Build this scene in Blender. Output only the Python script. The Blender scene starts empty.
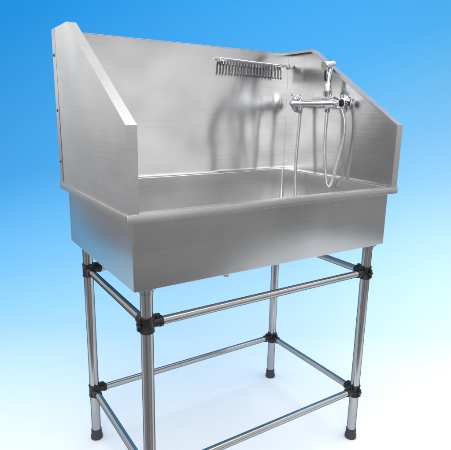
import bpy, math, random
from mathutils import Vector, Matrix
random.seed(4)
scene=bpy.context.scene
COL=scene.collection
L=1.25;D=.783;H=1.2658;A=.0278;HB=.2612;LX=.0855;LY=.0656;Z1=.8699;Z2=.2631
ZT=1.883;YT=.5613;YF=.0041;ZF=1.5314;XS=.0064;W=.036;TK=.0016

# ---------------------------------------------------------------- materials
def newmat(n):
    m=bpy.data.materials.new(n); m.use_nodes=True
    nt=m.node_tree; nt.nodes.clear()
    o=nt.nodes.new('ShaderNodeOutputMaterial'); b=nt.nodes.new('ShaderNodeBsdfPrincipled')
    nt.links.new(b.outputs[0],o.inputs[0]); return m,nt,b
def noise(nt,scale3,sc=1.0,det=3,rough=.55,vec=None):
    tc=nt.nodes.new('ShaderNodeTexCoord'); mp=nt.nodes.new('ShaderNodeMapping')
    mp.inputs['Scale'].default_value=scale3
    nt.links.new(tc.outputs['Object'],mp.inputs[0])
    n=nt.nodes.new('ShaderNodeTexNoise'); n.inputs['Scale'].default_value=sc
    n.inputs['Detail'].default_value=det; n.inputs['Roughness'].default_value=rough
    nt.links.new(mp.outputs[0],n.inputs['Vector']); return n
def mrange(nt,src,a,b,lo=.3,hi=.7):
    r=nt.nodes.new('ShaderNodeMapRange'); r.inputs['From Min'].default_value=lo; r.inputs['From Max'].default_value=hi
    r.inputs['To Min'].default_value=a; r.inputs['To Max'].default_value=b
    nt.links.new(src,r.inputs['Value']); return r.outputs[0]
def math_(nt,op,a,b):
    m=nt.nodes.new('ShaderNodeMath'); m.operation=op
    for i,x in enumerate((a,b)):
        if isinstance(x,(int,float)): m.inputs[i].default_value=x
        else: nt.links.new(x,m.inputs[i])
    return m.outputs[0]
def steel(name,grain,base=.6,r0=.2,r1=.36,wave=.5,aniso=.6,tang=None,edge=1.0,wsc=3.2,gc=.02,sv=.02,bigv=.92):
    m,nt,b=newmat(name)
    b.inputs['Metallic'].default_value=1
    b.inputs['Specular Tint'].default_value=(edge,edge,edge,1)
    g=noise(nt,grain,1,3,.5)
    big=noise(nt,(2.6,2.6,2.6),1,3,.5)
    sm=noise(nt,(7,7,7),1,4,.6)
    f=math_(nt,'MULTIPLY',mrange(nt,g.outputs[0],1-gc,1+gc),mrange(nt,big.outputs[0],bigv,1.05))
    f=math_(nt,'MULTIPLY',f,mrange(nt,sm.outputs[0],.98,1.02))
    f=math_(nt,'MULTIPLY',f,base)
    cc=nt.nodes.new('ShaderNodeCombineColor')
    nt.links.new(f,cc.inputs[0]); nt.links.new(f,cc.inputs[1]); nt.links.new(math_(nt,'MULTIPLY',f,1.005),cc.inputs[2])
    nt.links.new(cc.outputs[0],b.inputs['Base Color'])
    r=math_(nt,'ADD',mrange(nt,g.outputs[0],r0,r1),mrange(nt,sm.outputs[0],-sv,sv))
    nt.links.new(r,b.inputs['Roughness'])
    if tang:
        b.inputs['Anisotropic'].default_value=aniso
        cv=nt.nodes.new('ShaderNodeCombineXYZ')
        for i in range(3): cv.inputs[i].default_value=tang[i]
        nt.links.new(cv.outputs[0],b.inputs['Tangent'])
    w=noise(nt,(wsc,wsc,wsc),1,1,.4)
    b1=nt.nodes.new('ShaderNodeBump'); b1.inputs['Strength'].default_value=wave; b1.inputs['Distance'].default_value=.012
    nt.links.new(w.outputs[0],b1.inputs['Height'])
    nt.links.new(b1.outputs[0],b.inputs['Normal'])
    return m
M_X=steel('brushed_steel_lengthwise',(3,260,260),.46,.28,.30,.4,0,None,1,3.2,.045,.01,.84)
M_IN=steel('brushed_steel_inside_brightened',(3,260,260),.66,.28,.30,.6,0,None,1,3.2,.035,.01,.84)  # same steel as basin outside; lighter base colour stands in for light inside
M_BACK=steel('brushed_steel_back',(3,260,340),.72,.175,.20,.8,.75,(0,0,1),1,3.0,.04,.02,.80)
M_Y=steel('brushed_steel_crosswise',(260,3,340),.62,.225,.25,.5,.5,(0,0,1),1,3.2,.045,.02,.84)
M_FL=steel('folded_steel_edge',(40,40,40),.56,.29,.32,.2,0,None)
M_TUBE=steel('polished_tube_steel',(90,90,4),.43,.14,.18,.1,0,None,.12,3.2,.05)
def simple(name,col,met,rough,nz=.03,scale=40):
    m,nt,b=newmat(name); b.inputs['Metallic'].default_value=met
    n=noise(nt,(scale,)*3,1,4,.6)
    mx=nt.nodes.new('ShaderNodeMixRGB'); mx.inputs[1].default_value=(*[c*.82 for c in col],1); mx.inputs[2].default_value=(*[min(1,c*1.12) for c in col],1)
    nt.links.new(n.outputs[0],mx.inputs[0]); nt.links.new(mx.outputs[0],b.inputs['Base Color'])
    nt.links.new(mrange(nt,n.outputs[0],rough-nz,rough+nz),b.inputs['Roughness'])
    return m
M_CHROME=simple('chrome',(.70,.71,.73),1,.09)
M_HOSE=simple('metal_hose',(.62,.63,.64),1,.2)
M_FINGER=simple('dull_steel_finger',(.17,.17,.18),1,.2)
M_BLACK=simple('black_plastic',(.006,.006,.007),0,.42,.08,60)
M_RUBBER=simple('grey_rubber',(.022,.025,.03),0,.55,.08,60)
M_BOLT=simple('dark_bolt',(.16,.16,.17),1,.4)

# ---------------------------------------------------------------- mesh helpers
class MB:
    def __init__(s): s.v=[]; s.f=[]
    def add(s,vs,fs):
        o=len(s.v); s.v+= [tuple(x) for x in vs]; s.f+=[tuple(i+o for i in f) for f in fs]
    def loops(s,ls,capa=True,capb=True,closed=True):
        n=len(ls[0]); vs=[p for l in ls for p in l]; fs=[]
        for k in range(len(ls)-1):
            for i in range(n if closed else n-1):
                j=(i+1)%n; fs.append((k*n+i,k*n+j,(k+1)*n+j,(k+1)*n+i))
        if capa: fs.append(tuple(range(n))[::-1])
        if capb: fs.append(tuple((len(ls)-1)*n+i for i in range(n)))
        s.add(vs,fs)
    def lathe(s,p,axis,prof,seg=28,ell=1.0):
        p=Vector(p); a=Vector(axis).normalized(); u=a.orthogonal().normalized(); w=a.cross(u)
        ls=[]
        for t,r in prof:
            ls.append([p+a*t+(u*math.cos(q)+w*math.sin(q)*ell)*max(r,1e-5) for q in [2*math.pi*i/seg for i in range(seg)]])
        s.loops(ls)
    def cyl(s,p0,p1,r,seg=24,bev=None):
        p0=Vector(p0);p1=Vector(p1);l=(p1-p0).length; b=bev if bev is not None else min(r*.15,l*.2)
        s.lathe(p0,p1-p0,[(0,r-b),(b,r),(l-b,r),(l,r-b)],seg)
    def box(s,a,b,bev=.0):
        x0,y0,z0=a;x1,y1,z1=b
        if bev<=0:
            s.loops([[(x0,y0,z),(x1,y0,z),(x1,y1,z),(x0,y1,z)] for z in (z0,z1)]); return
        e=bev
        def lp(z,i):
            X0,X1,Y0,Y1=x0+i,x1-i,y0+i,y1-i
            return [(X0+e,Y0,z),(X1-e,Y0,z),(X1,Y0+e,z),(X1,Y1-e,z),(X1-e,Y1,z),(X0+e,Y1,z),(X0,Y1-e,z),(X0,Y0+e,z)]
        s.loops([lp(z0,e*.7),lp(z0+e,0),lp(z1-e,0),lp(z1,e*.7)])
    def tube(s,pts,r,seg=12,rib=0,pitch=.004):
        P=[Vector(p) for p in pts]
        C=[]
        for i in range(len(P)-1):
            a=P[max(i-1,0)];b=P[i];c=P[i+1];d=P[min(i+2,len(P)-1)]
            for k in range(40):
                t=k/40; C.append(.5*((2*b)+(c-a)*t+(2*a-5*b+4*c-d)*t*t+(3*b-a-3*c+d)*t**3))
        C.append(P[-1])
        Q=[C[0]];acc=0;step=pitch/3 if rib else .004
        for i in range(1,len(C)):
            while (C[i]-Q[-1]).length>=step:
                Q.append(Q[-1]+(C[i]-Q[-1]).normalized()*step)
        ls=[];u=None
        for i,q in enumerate(Q):
            t=(Q[min(i+1,len(Q)-1)]-Q[max(i-1,0)]).normalized()
            if u is None: u=t.orthogonal().normalized()
            u=(u-t*u.dot(t)).normalized(); w=t.cross(u)
            rr=r*(1-(rib if i%3==0 else 0))
            ls.append([q+(u*math.cos(a)+w*math.sin(a))*rr for a in [2*math.pi*k/seg for k in range(seg)]])
        s.loops(ls)
    def obj(s,name,mat,parent=None,smooth=35):
        me=bpy.data.meshes.new(name); me.from_pydata(s.v,[],s.f); me.update()
        import bmesh
        bm=bmesh.new(); bm.from_mesh(me); bmesh.ops.recalc_face_normals(bm,faces=bm.faces); bm.to_mesh(me); bm.free()
        for p in me.polygons: p.use_smooth=p.area<.012
        me.set_sharp_from_angle(angle=math.radians(smooth))
        me.materials.append(mat)
        o=bpy.data.objects.new(name,me); COL.objects.link(o)
        if parent is not None: o.parent=parent
        return o

root=bpy.data.objects.new('grooming_bath',None); COL.objects.link(root)
root['label']='stainless steel dog grooming bath on tubular stand with black clamps'
root['category']='pet bath'

# ---------------------------------------------------------------- basin
def rr(inset,z,rad,seg=6):
    x0,x1,y0,y1=inset,L-inset,inset,D-inset; r=max(rad,.0005); out=[]
    for cx,cy,a0 in ((x1-r,y0+r,-90),(x1-r,y1-r,0),(x0+r,y1-r,90),(x0+r,y0+r,180)):
        for k in range(seg+1):
            a=math.radians(a0+90*k/seg); out.append((cx+r*math.cos(a),cy+r*math.sin(a),z))
    return out
b=MB()
zb=H-HB
b.loops([rr(A+.005,zb,.004),rr(A+.0015,zb+.001,.005),rr(A,zb+.004,.006),rr(A,H-.006,.006),rr(.0035,H-.006,.004),rr(.0035,H-.0275,.004),
  rr(.0012,H-.0278,.004),rr(0,H-.0265,.004),rr(0,H-.0016,.004),rr(.0005,H-.0005,.004),rr(.0018,H,.004),
  rr(.034,H,.012),rr(.037,H-.003,.012),rr(.039,H-.05,.014),rr(.042,zb+.035,.02),rr(.05,zb+.014,.02),rr(.07,zb+.008,.02)])
basin=b.obj('basin',M_X,root,28)
basin.data.materials.append(M_IN); basin.data.materials.append(M_FL)
for p in basin.data.polygons:
    c=p.center
    if c.z>zb+.0075 and c.z<H-.0005 and c.x>.036 and c.x<L-.036 and c.y>.036 and c.y<D-.036: p.material_index=1
    elif c.z>H-.005 and p.normal.z>-.5: p.material_index=2
b=MB(); dx,dy=.62,.40
b.lathe((dx,dy,zb-.16),(0,0,1),[(0,.017),(.002,.02),(.05,.02),(.052,.026),(.075,.026),(.077,.02),(.13,.02),(.133,.034),(.159,.036)],28)
b.obj('drain_pipe',M_CHROME,basin)
b=MB()
b.lathe((dx,dy,zb+.0085),(0,0,1),[(0,.04),(.002,.038),(.002,.028),(-.0,.026)],28)
b.obj('drain_strainer',M_CHROME,basin)

# ---------------------------------------------------------------- side panels
def side(mirror):
    X=(lambda x:L-x) if mirror else (lambda x:x)
    b=MB()
    yb=D-.003
    P=[(YF,H+.001),(YF,ZF),(YT,ZT),(yb,ZT),(yb,H+.001)]
    b.loops([[(X(x),y,z) for y,z in P] for x in (XS,XS+TK)])
    path=[Vector((p[0],p[1])) for p in P[:4]]
    def off(d):
        out=[]
        for i,p in enumerate(path):
            ns=[]
            if i>0:
                t=(p-path[i-1]).normalized(); ns.append(Vector((t.y,-t.x)))
            if i<len(path)-1:
                t=(path[i+1]-p).normalized(); ns.append(Vector((t.y,-t.x)))
            if len(ns)==2:
                m=(ns[0]+ns[1]).normalized(); out.append(p+m*(d/m.dot(ns[0])))
            else: out.append(p+ns[0]*d)
        return out
    o1=off(TK);o2=off(.011)
    oa=off(-.0004)
    def strip(xa,xb,A_,B_):
        ls=[[(X(xa),a.x,a.y),(X(xb),a.x,a.y),(X(xb),c.x,c.y),(X(xa),c.x,c.y)] for a,c in zip(A_,B_)]
        b.loops(ls)
    nf0=len(b.f)
    strip(XS+.0005,XS+W,oa,o1)
    strip(XS+W-TK,XS+W-.0002,o1,o2)
    nf1=len(b.f)
    b.box((min(X(XS+TK),X(.03)),.03,H+.0006),(max(X(XS+TK),X(.03)),D-.02,H+.0022))
    o=b.obj('side_panel',M_Y,root,25)
    o.data.materials.append(M_FL)
    for i in range(nf0,nf1): o.data.polygons[i].material_index=1
    if not mirror:
        b=MB()
        b.box((XS-.002,D-.045,H+.004),(XS-.0003,D-.002,ZT-.002),.0006)
        b.obj('corner_strip',M_Y,o)
        for (y,z) in ((D-.024,H+.09),(D-.024,H+.30),(D-.024,ZT-.10)):
            bb=MB()
            bb.lathe((XS-.002,y,z),(-1,0,0),[(0,.0065),(.002,.0063),(.0035,.004),(.004,.0001)],16)
            bb.obj('bolt',M_BOLT,o)
    return o
side(False); side(True)

# ---------------------------------------------------------------- back panel
b=MB()
y1=D-.0048;xa=XS+TK+.0006;xb=L-xa
prof=[(y1,H+.001),(y1,ZT-.003),(y1-.001,ZT-.0008),(y1-.006,ZT-.0008),(y1-.006,ZT-.0024),(y1-.0018,ZT-.0026),(y1-.0016,ZT-.004),(y1-.0016,H+.016),(y1-.0035,H+.006),(y1-.012,H+.0026),(y1-.03,H+.0018),(y1-.03,H+.0006)]
b.loops([[(x,y,z) for y,z in prof] for x in (xa,xb)])
back=b.obj('back_panel',M_BACK,root,25)
YB=y1-.0016   # inner face

# ---------------------------------------------------------------- tool rack
rack=MB(); zr=1.824; x0,x1=.80,1.205; so=.03
dz=lambda x:-.010*(x-x0)/(x1-x0)
rack.cyl((x0-.012,YB-so,zr+.002),(x1+.012,YB-so,zr+dz(x1)),.0048)
rack.loops([[(x,YB-so-.005,zr-.024+dz(x)),(x,YB-so-.002,zr-.024+dz(x)),(x,YB-so-.002,zr-.009+dz(x)),(x,YB-so-.005,zr-.009+dz(x))] for x in (x0+.004,x1-.03)])
for x in (x0+.02,x1-.035):
    rack.cyl((x,YB-.0005,zr-.006+dz(x)),(x,YB-so-.002,zr-.006+dz(x)),.0045)
    rack.lathe((x,YB,zr-.006+dz(x)),(0,-1,0),[(0,.014),(.002,.014),(.004,.010)],20)
rack.lathe((x1+.008,YB-so,zr+dz(x1)),(1,0,0),[(0,.008),(.003,.010),(.012,.010),(.014,.007)],20)
ro=rack.obj('tool_rack',M_CHROME,root)
hk=MB()
hk.tube([(0,0,.004),(0,0,-.03),(0,-.001,-.048),(0,-.005,-.056),(0,-.010,-.058)],.0041,12)
h0=hk.obj('hook',M_FINGER,ro)
for i in range(20):
    h=h0 if i==0 else h0.copy()
    if i: COL.objects.link(h); h.parent=ro
    x=x0+.012+i*.0183
    h.location=(x,YB-so-.0095,zr-.012+dz(x)); h.rotation_euler=(random.uniform(-.02,.02),random.uniform(-.04,.04),random.uniform(-.1,.1))

# ---------------------------------------------------------------- mixer tap
XP=L-XS-TK; zt=1.622; xt=1.19
m=MB()
m.lathe((xt,.345,zt),(0,1,0),[(0,.014),(.002,.023),(.05,.0245),(.053,.0195),(.08,.019),(.083,.023),(.125,.0235),(.128,.019),(.24,.0185),(.243,.0225),(.295,.0225),(.298,.019),(.318,.0185),(.328,.014),(.334,.006),(.336,.001)],32)
for y in (.36,.655):
    m.cyl((xt,y,zt),(XP-.004,y,zt),.0145)
    m.lathe((XP-.028,y,zt),(1,0,0),[(0,.017),(.001,.021),(.012,.021),(.013,.017)],6)
m.cyl((xt,.60,zt-.012),(xt,.60,zt-.05),.011)
m.lathe((xt,.60,zt-.05),(0,0,1),[(0,.011),(.002,.0135),(.016,.0135),(.018,.011)],6)
m.cyl((xt,.405,zt-.012),(xt,.405,zt-.04),.0115)
m.lathe((xt,.405,zt-.045),(0,0,1),[(0,.011),(.002,.014),(.016,.014),(.018,.011)],6)
m.cyl((xt,.405,zt+.012),(xt-.004,.405,zt+.035),.012)
m.lathe((xt-.004,.405,zt+.03),(0,0,1),[(0,.013),(.003,.020),(.024,.022),(.027,.016)],24)
m.tube([(xt,.62,zt+.015),(xt-.008,.62,zt+.032),(xt-.03,.618,zt+.040),(xt-.05,.616,zt+.040)],.0065,12)
tap=m.obj('mixer_tap',M_CHROME,root)
for y,r in ((.345,.043),(.685,.047)):
    e=MB(); e.lathe((XP-.0003,y,zt),(-1,0,0),[(0,r-.0005),(.003,r),(.006,r-.002),(.011,r*.55),(.014,.017)],40); e.obj('wall_flange',M_CHROME,tap)
k=MB(); k.lathe((xt,.345,zt),(0,-1,0),[(0,.018),(.004,.027),(.024,.029),(.030,.025),(.031,.001)],14)
k.tube([(xt-.005,.325,zt+.01),(xt-.03,.318,zt+.02),(xt-.055,.312,zt+.022)],.006,12); kn=k.obj('knob',M_CHROME,tap)
k=MB(); k.lathe((xt,.3145,zt),(0,-1,0),[(0,.018),(.002,.017),(.004,.013),(.005,.001)],24); k.obj('knob_cap',M_BLACK,kn)
# handset
s=MB()
s.tube([(xt-.004,.405,zt+.0),(xt-.004,.405,zt+.06),(xt-.003,.405,zt+.12),(xt+.000,.403,zt+.16),(xt-.008,.402,zt+.186)],.0135,18)
s.lathe((xt-.004,.405,zt+.055),(0,0,1),[(0,.013),(.004,.0175),(.035,.0165),(.039,.0135)],24)
s.lathe((xt+.022,.398,zt+.185),(-.9,.10,-.24),[(0,.004),(.003,.012),(.012,.0165),(.034,.018),(.05,.023),(.060,.0245),(.064,.022),(.0645,.001)],28)
hs=s.obj('shower_handset',M_CHROME,root)
s=MB(); s.tube([(xt-.020,.405,zt+.165),(xt-.026,.408,zt+.14),(xt-.022,.408,zt+.10)],.0045,10); s.obj('trigger',M_BLACK,hs)
# hoses
h=MB(); h.tube([(xt,.60,zt-.045),(xt-.003,.60,zt-.12),(xt-.012,.598,zt-.25),(xt-.02,.59,zt-.38),(xt-.03,.57,zt-.50),(xt-.06,.55,zb+.03),(xt-.16,.52,zb+.018)],.0085,14,.16,.0048); h.obj('hose',M_HOSE,root)
h=MB(); h.tube([(xt,.405,zt-.035),(xt-.004,.403,zt-.10),(xt-.008,.398,zt-.2),(xt-.008,.385,zt-.31),(xt-.006,.372,zt-.375),(xt-.003,.358,zt-.400),(xt+.001,.343,zt-.380),(xt+.008,.330,zt-.31),(xt+.018,.314,zt-.22),(xt+.022,.304,zt-.14),(xt+.020,.310,zt-.07),(xt+.014,.335,zt-.012)],.0085,14,.16,.0048); h.obj('hose',M_HOSE,root)

# ---------------------------------------------------------------- stand
LEG=[(LX,LY),(L-LX,LY),(L-LX,D-LY),(LX,D-LY)]
RL=.0215;RR=.0152
lm=MB(); lm.lathe((0,0,.035),(0,0,1),[(0,RL),(zb-.036,RL),(zb-.0355,RL)],36)
fm=MB(); fm.lathe((0,0,0),(0,0,1),[(0,.024),(.003,.0285),(.016,.0285),(.02,.0255),(.05,.0245),(.053,.0225)],32)
tm=MB(); tm.lathe((0,0,zb-.022),(0,0,1),[(0,.0225),(.002,.0245),(.015,.0245),(.017,.034),(.0215,.034)],32)
leg=lm.obj('leg',M_TUBE,root); foot=fm.obj('foot',M_RUBBER,leg); soc=tm.obj('leg_socket',M_TUBE,leg)
leg.location=(LEG[0][0],LEG[0][1],0)
for p in LEG[1:]:
    l2=leg.copy(); COL.objects.link(l2); l2.parent=root; l2.location=(p[0],p[1],0)
    for c in (foot,soc):
        c2=c.copy(); COL.objects.link(c2); c2.parent=l2
def clampmesh():
    c=MB()
    c.lathe((0,0,-.030),(0,0,1),[(0,.0245),(.002,.0262),(.008,.0262),(.010,.025),(.050,.025),(.052,.0262),(.058,.0262),(.060,.0245)],30)
    for ax in (Vector((1,0,0)),Vector((0,1,0))):
        c.lathe(ax*.014,ax,[(0,.0175),(.028,.018),(.030,.0200),(.041,.0200),(.043,.018),(.044,.0155)],26)
        n=Vector((ax.y,ax.x,0))
        if ax.x: c.box((.018,-.006,.013),(.048,.006,.029),.002)
        else: c.box((-.006,.018,.013),(.006,.048,.029),.002)
        p=ax*.036+Vector((0,0,.0225))
        c.cyl(p-n*.012,p+n*.012,.005,6)
    c.box((-.036,-.006,-.02),(-.022,.006,.02),.002)
    c.cyl((-.030,-.013,0),(-.030,.013,0),.0055,6)
    return c
cm=clampmesh(); c0=cm.obj('clamp',M_BLACK,root)
first=True
for i,(p,sx,sy) in enumerate(zip(LEG,(1,-1,-1,1),(1,1,-1,-1))):
    for z in (Z1,Z2):
        c=c0 if first else c0.copy()
        if not first: COL.objects.link(c); c.parent=root
        first=False
        c.location=(p[0],p[1],z)
        ang={(1,1):0,(-1,1):90,(-1,-1):180,(1,-1):270}[(sx,sy)]
        c.rotation_euler=(0,0,math.radians(ang))
for z in (Z1,Z2):
    for i in range(4):
        p=Vector((*LEG[i],z)); q=Vector((*LEG[(i+1)%4],z)); t=(q-p).normalized()
        r=MB(); r.cyl(p+t*.023,q-t*.023,RR,28,.0005); r.obj('rail',M_TUBE,root)

# ---------------------------------------------------------------- sweep backdrop (graduated studio paper)
C=Vector((-.5051,-1.3236,0)); d=Vector((.544,.839,0)).normalized(); sd=Vector((d.y,-d.x,0))
prof=[(s,s,0) for s in (1.38,1.8,2.4,3.0,3.24)]
for k in range(1,25):
    a=math.radians(90*k/24); prof.append((3.24+a,3.24+math.sin(a),1-math.cos(a)))
for z in (1.5,2,2.5,3,3.5): prof.append((4.811+z-1,4.24,z))
vs=[];fs=[];uv=[]
NW=12
for s_,dist,z in prof:
    for j in range(NW+1):
        w=-2.6+5.2*j/NW
        vs.append(C+d*dist+sd*w+Vector((0,0,z))); uv.append((j/NW,s_/10))
for i in range(len(prof)-1):
    for j in range(NW):
        a=i*(NW+1)+j; fs.append((a,a+1,a+NW+2,a+NW+1))
me=bpy.data.meshes.new('backdrop'); me.from_pydata([tuple(v) for v in vs],[],fs); me.update()
ul=me.uv_layers.new(name='UVMap')
for lp in me.loops: ul.data[lp.index].uv=uv[lp.vertex_index]
for p in me.polygons: p.use_smooth=True
bd=bpy.data.objects.new('backdrop',me); COL.objects.link(bd); bd['kind']='structure'
m,nt,bs=newmat('graduated_paper')
u=nt.nodes.new('ShaderNodeUVMap'); sp=nt.nodes.new('ShaderNodeSeparateXYZ'); nt.links.new(u.outputs[0],sp.inputs[0])
side_=math_(nt,'MULTIPLY',math_(nt,'SUBTRACT',sp.outputs[0],.5),-.19)
key=math_(nt,'ADD',sp.outputs[1],side_)
key=mrange(nt,key,0,1,.14,.70)
ramp=nt.nodes.new('ShaderNodeValToRGB'); nt.links.new(key,ramp.inputs[0])
def lin(c): 
    c=c/255; return c/12.92 if c<=.04045 else ((c+.055)/1.055)**2.4
stops=[(1.9,(252,254,255)),(2.3,(240,248,253)),(2.95,(212,235,250)),(3.62,(182,222,245)),(4.15,(152,207,241)),(4.6,(124,192,235)),(5.47,(76,167,226)),(6.8,(32,140,213))]
els=ramp.color_ramp.elements
while len(els)<len(stops): els.new(.5)
for e,(s_,c) in zip(els,stops):
    e.position=(s_/10-.14)/.56
for e,(s_,c) in zip(els,stops):
    e.color=(*[lin(x) for x in c],1)
nt.links.new(ramp.outputs[0],bs.inputs['Base Color']); bs.inputs['Roughness'].default_value=.95
bs.inputs['Specular IOR Level'].default_value=.05
me.materials.append(m)

# ---------------------------------------------------------------- world (studio room, neutral)
w=bpy.data.worlds.new('World'); scene.world=w; w.use_nodes=True
nt=w.node_tree; bg=nt.nodes['Background']
tc=nt.nodes.new('ShaderNodeTexCoord'); sp=nt.nodes.new('ShaderNodeSeparateXYZ'); nt.links.new(tc.outputs['Generated'],sp.inputs[0])
rp=nt.nodes.new('ShaderNodeValToRGB')
nt.links.new(mrange(nt,sp.outputs[2],0,1,-1,1),rp.inputs[0])
e=rp.color_ramp.elements
for _ in range(4): e.new(.5)
WS=[(0,.32),(.35,.38),(.46,.48),(.53,.86),(.70,1.08),(1,1.15)]
for el,(p_,v_) in zip(e,WS): el.position=p_
for el,(p_,v_) in zip(e,WS): el.color=(v_,v_,v_,1)
nz=nt.nodes.new('ShaderNodeTexNoise'); nz.inputs['Scale'].default_value=2.6; nz.inputs['Detail'].default_value=2
nt.links.new(tc.outputs['Generated'],nz.inputs['Vector'])
nt.links.new(rp.outputs[0],bg.inputs[0])
nt.links.new(mrange(nt,nz.outputs[0],.38,1.46),bg.inputs[1])

def area(name,loc,target,size,power,sy=None):
    l=bpy.data.lights.new(name,'AREA'); l.energy=power; l.size=size
    if sy: l.shape='RECTANGLE'; l.size_y=sy
    o=bpy.data.objects.new(name,l); COL.objects.link(o); o.location=loc
    o.rotation_euler=(Vector(target)-Vector(loc)).to_track_quat('-Z','Y').to_euler(); return o
area('softbox_key',(-1.6,-2.4,3.0),(.6,.4,1.2),2.6,60)
area('softbox_top',(1.4,-.2,3.8),(.9,.6,1.0),3.2,40)
area('softbox_backdrop',(-.6,1.4,4.0),(2.2,2.6,1.0),2.6,16)

# ---------------------------------------------------------------- camera
cam=bpy.data.cameras.new('camera'); co=bpy.data.objects.new('camera',cam); COL.objects.link(co)
R=[(0.841412,-0.540084,0.018293),(-0.110976,-0.205823,-0.972276),(0.528876,0.816055,-0.233118)]
Mx=Matrix(((R[0][0],-R[1][0],-R[2][0],-.5051),(R[0][1],-R[1][1],-R[2][1],-1.3236),(R[0][2],-R[1][2],-R[2][2],1.576),(0,0,0,1)))
co.matrix_world=Mx
cam.sensor_width=36; cam.lens=475.49*36/451; cam.clip_end=100; cam.clip_start=.01
scene.camera=co
scene.view_settings.view_transform='Standard'; scene.view_settings.look='None'; scene.view_settings.exposure=0
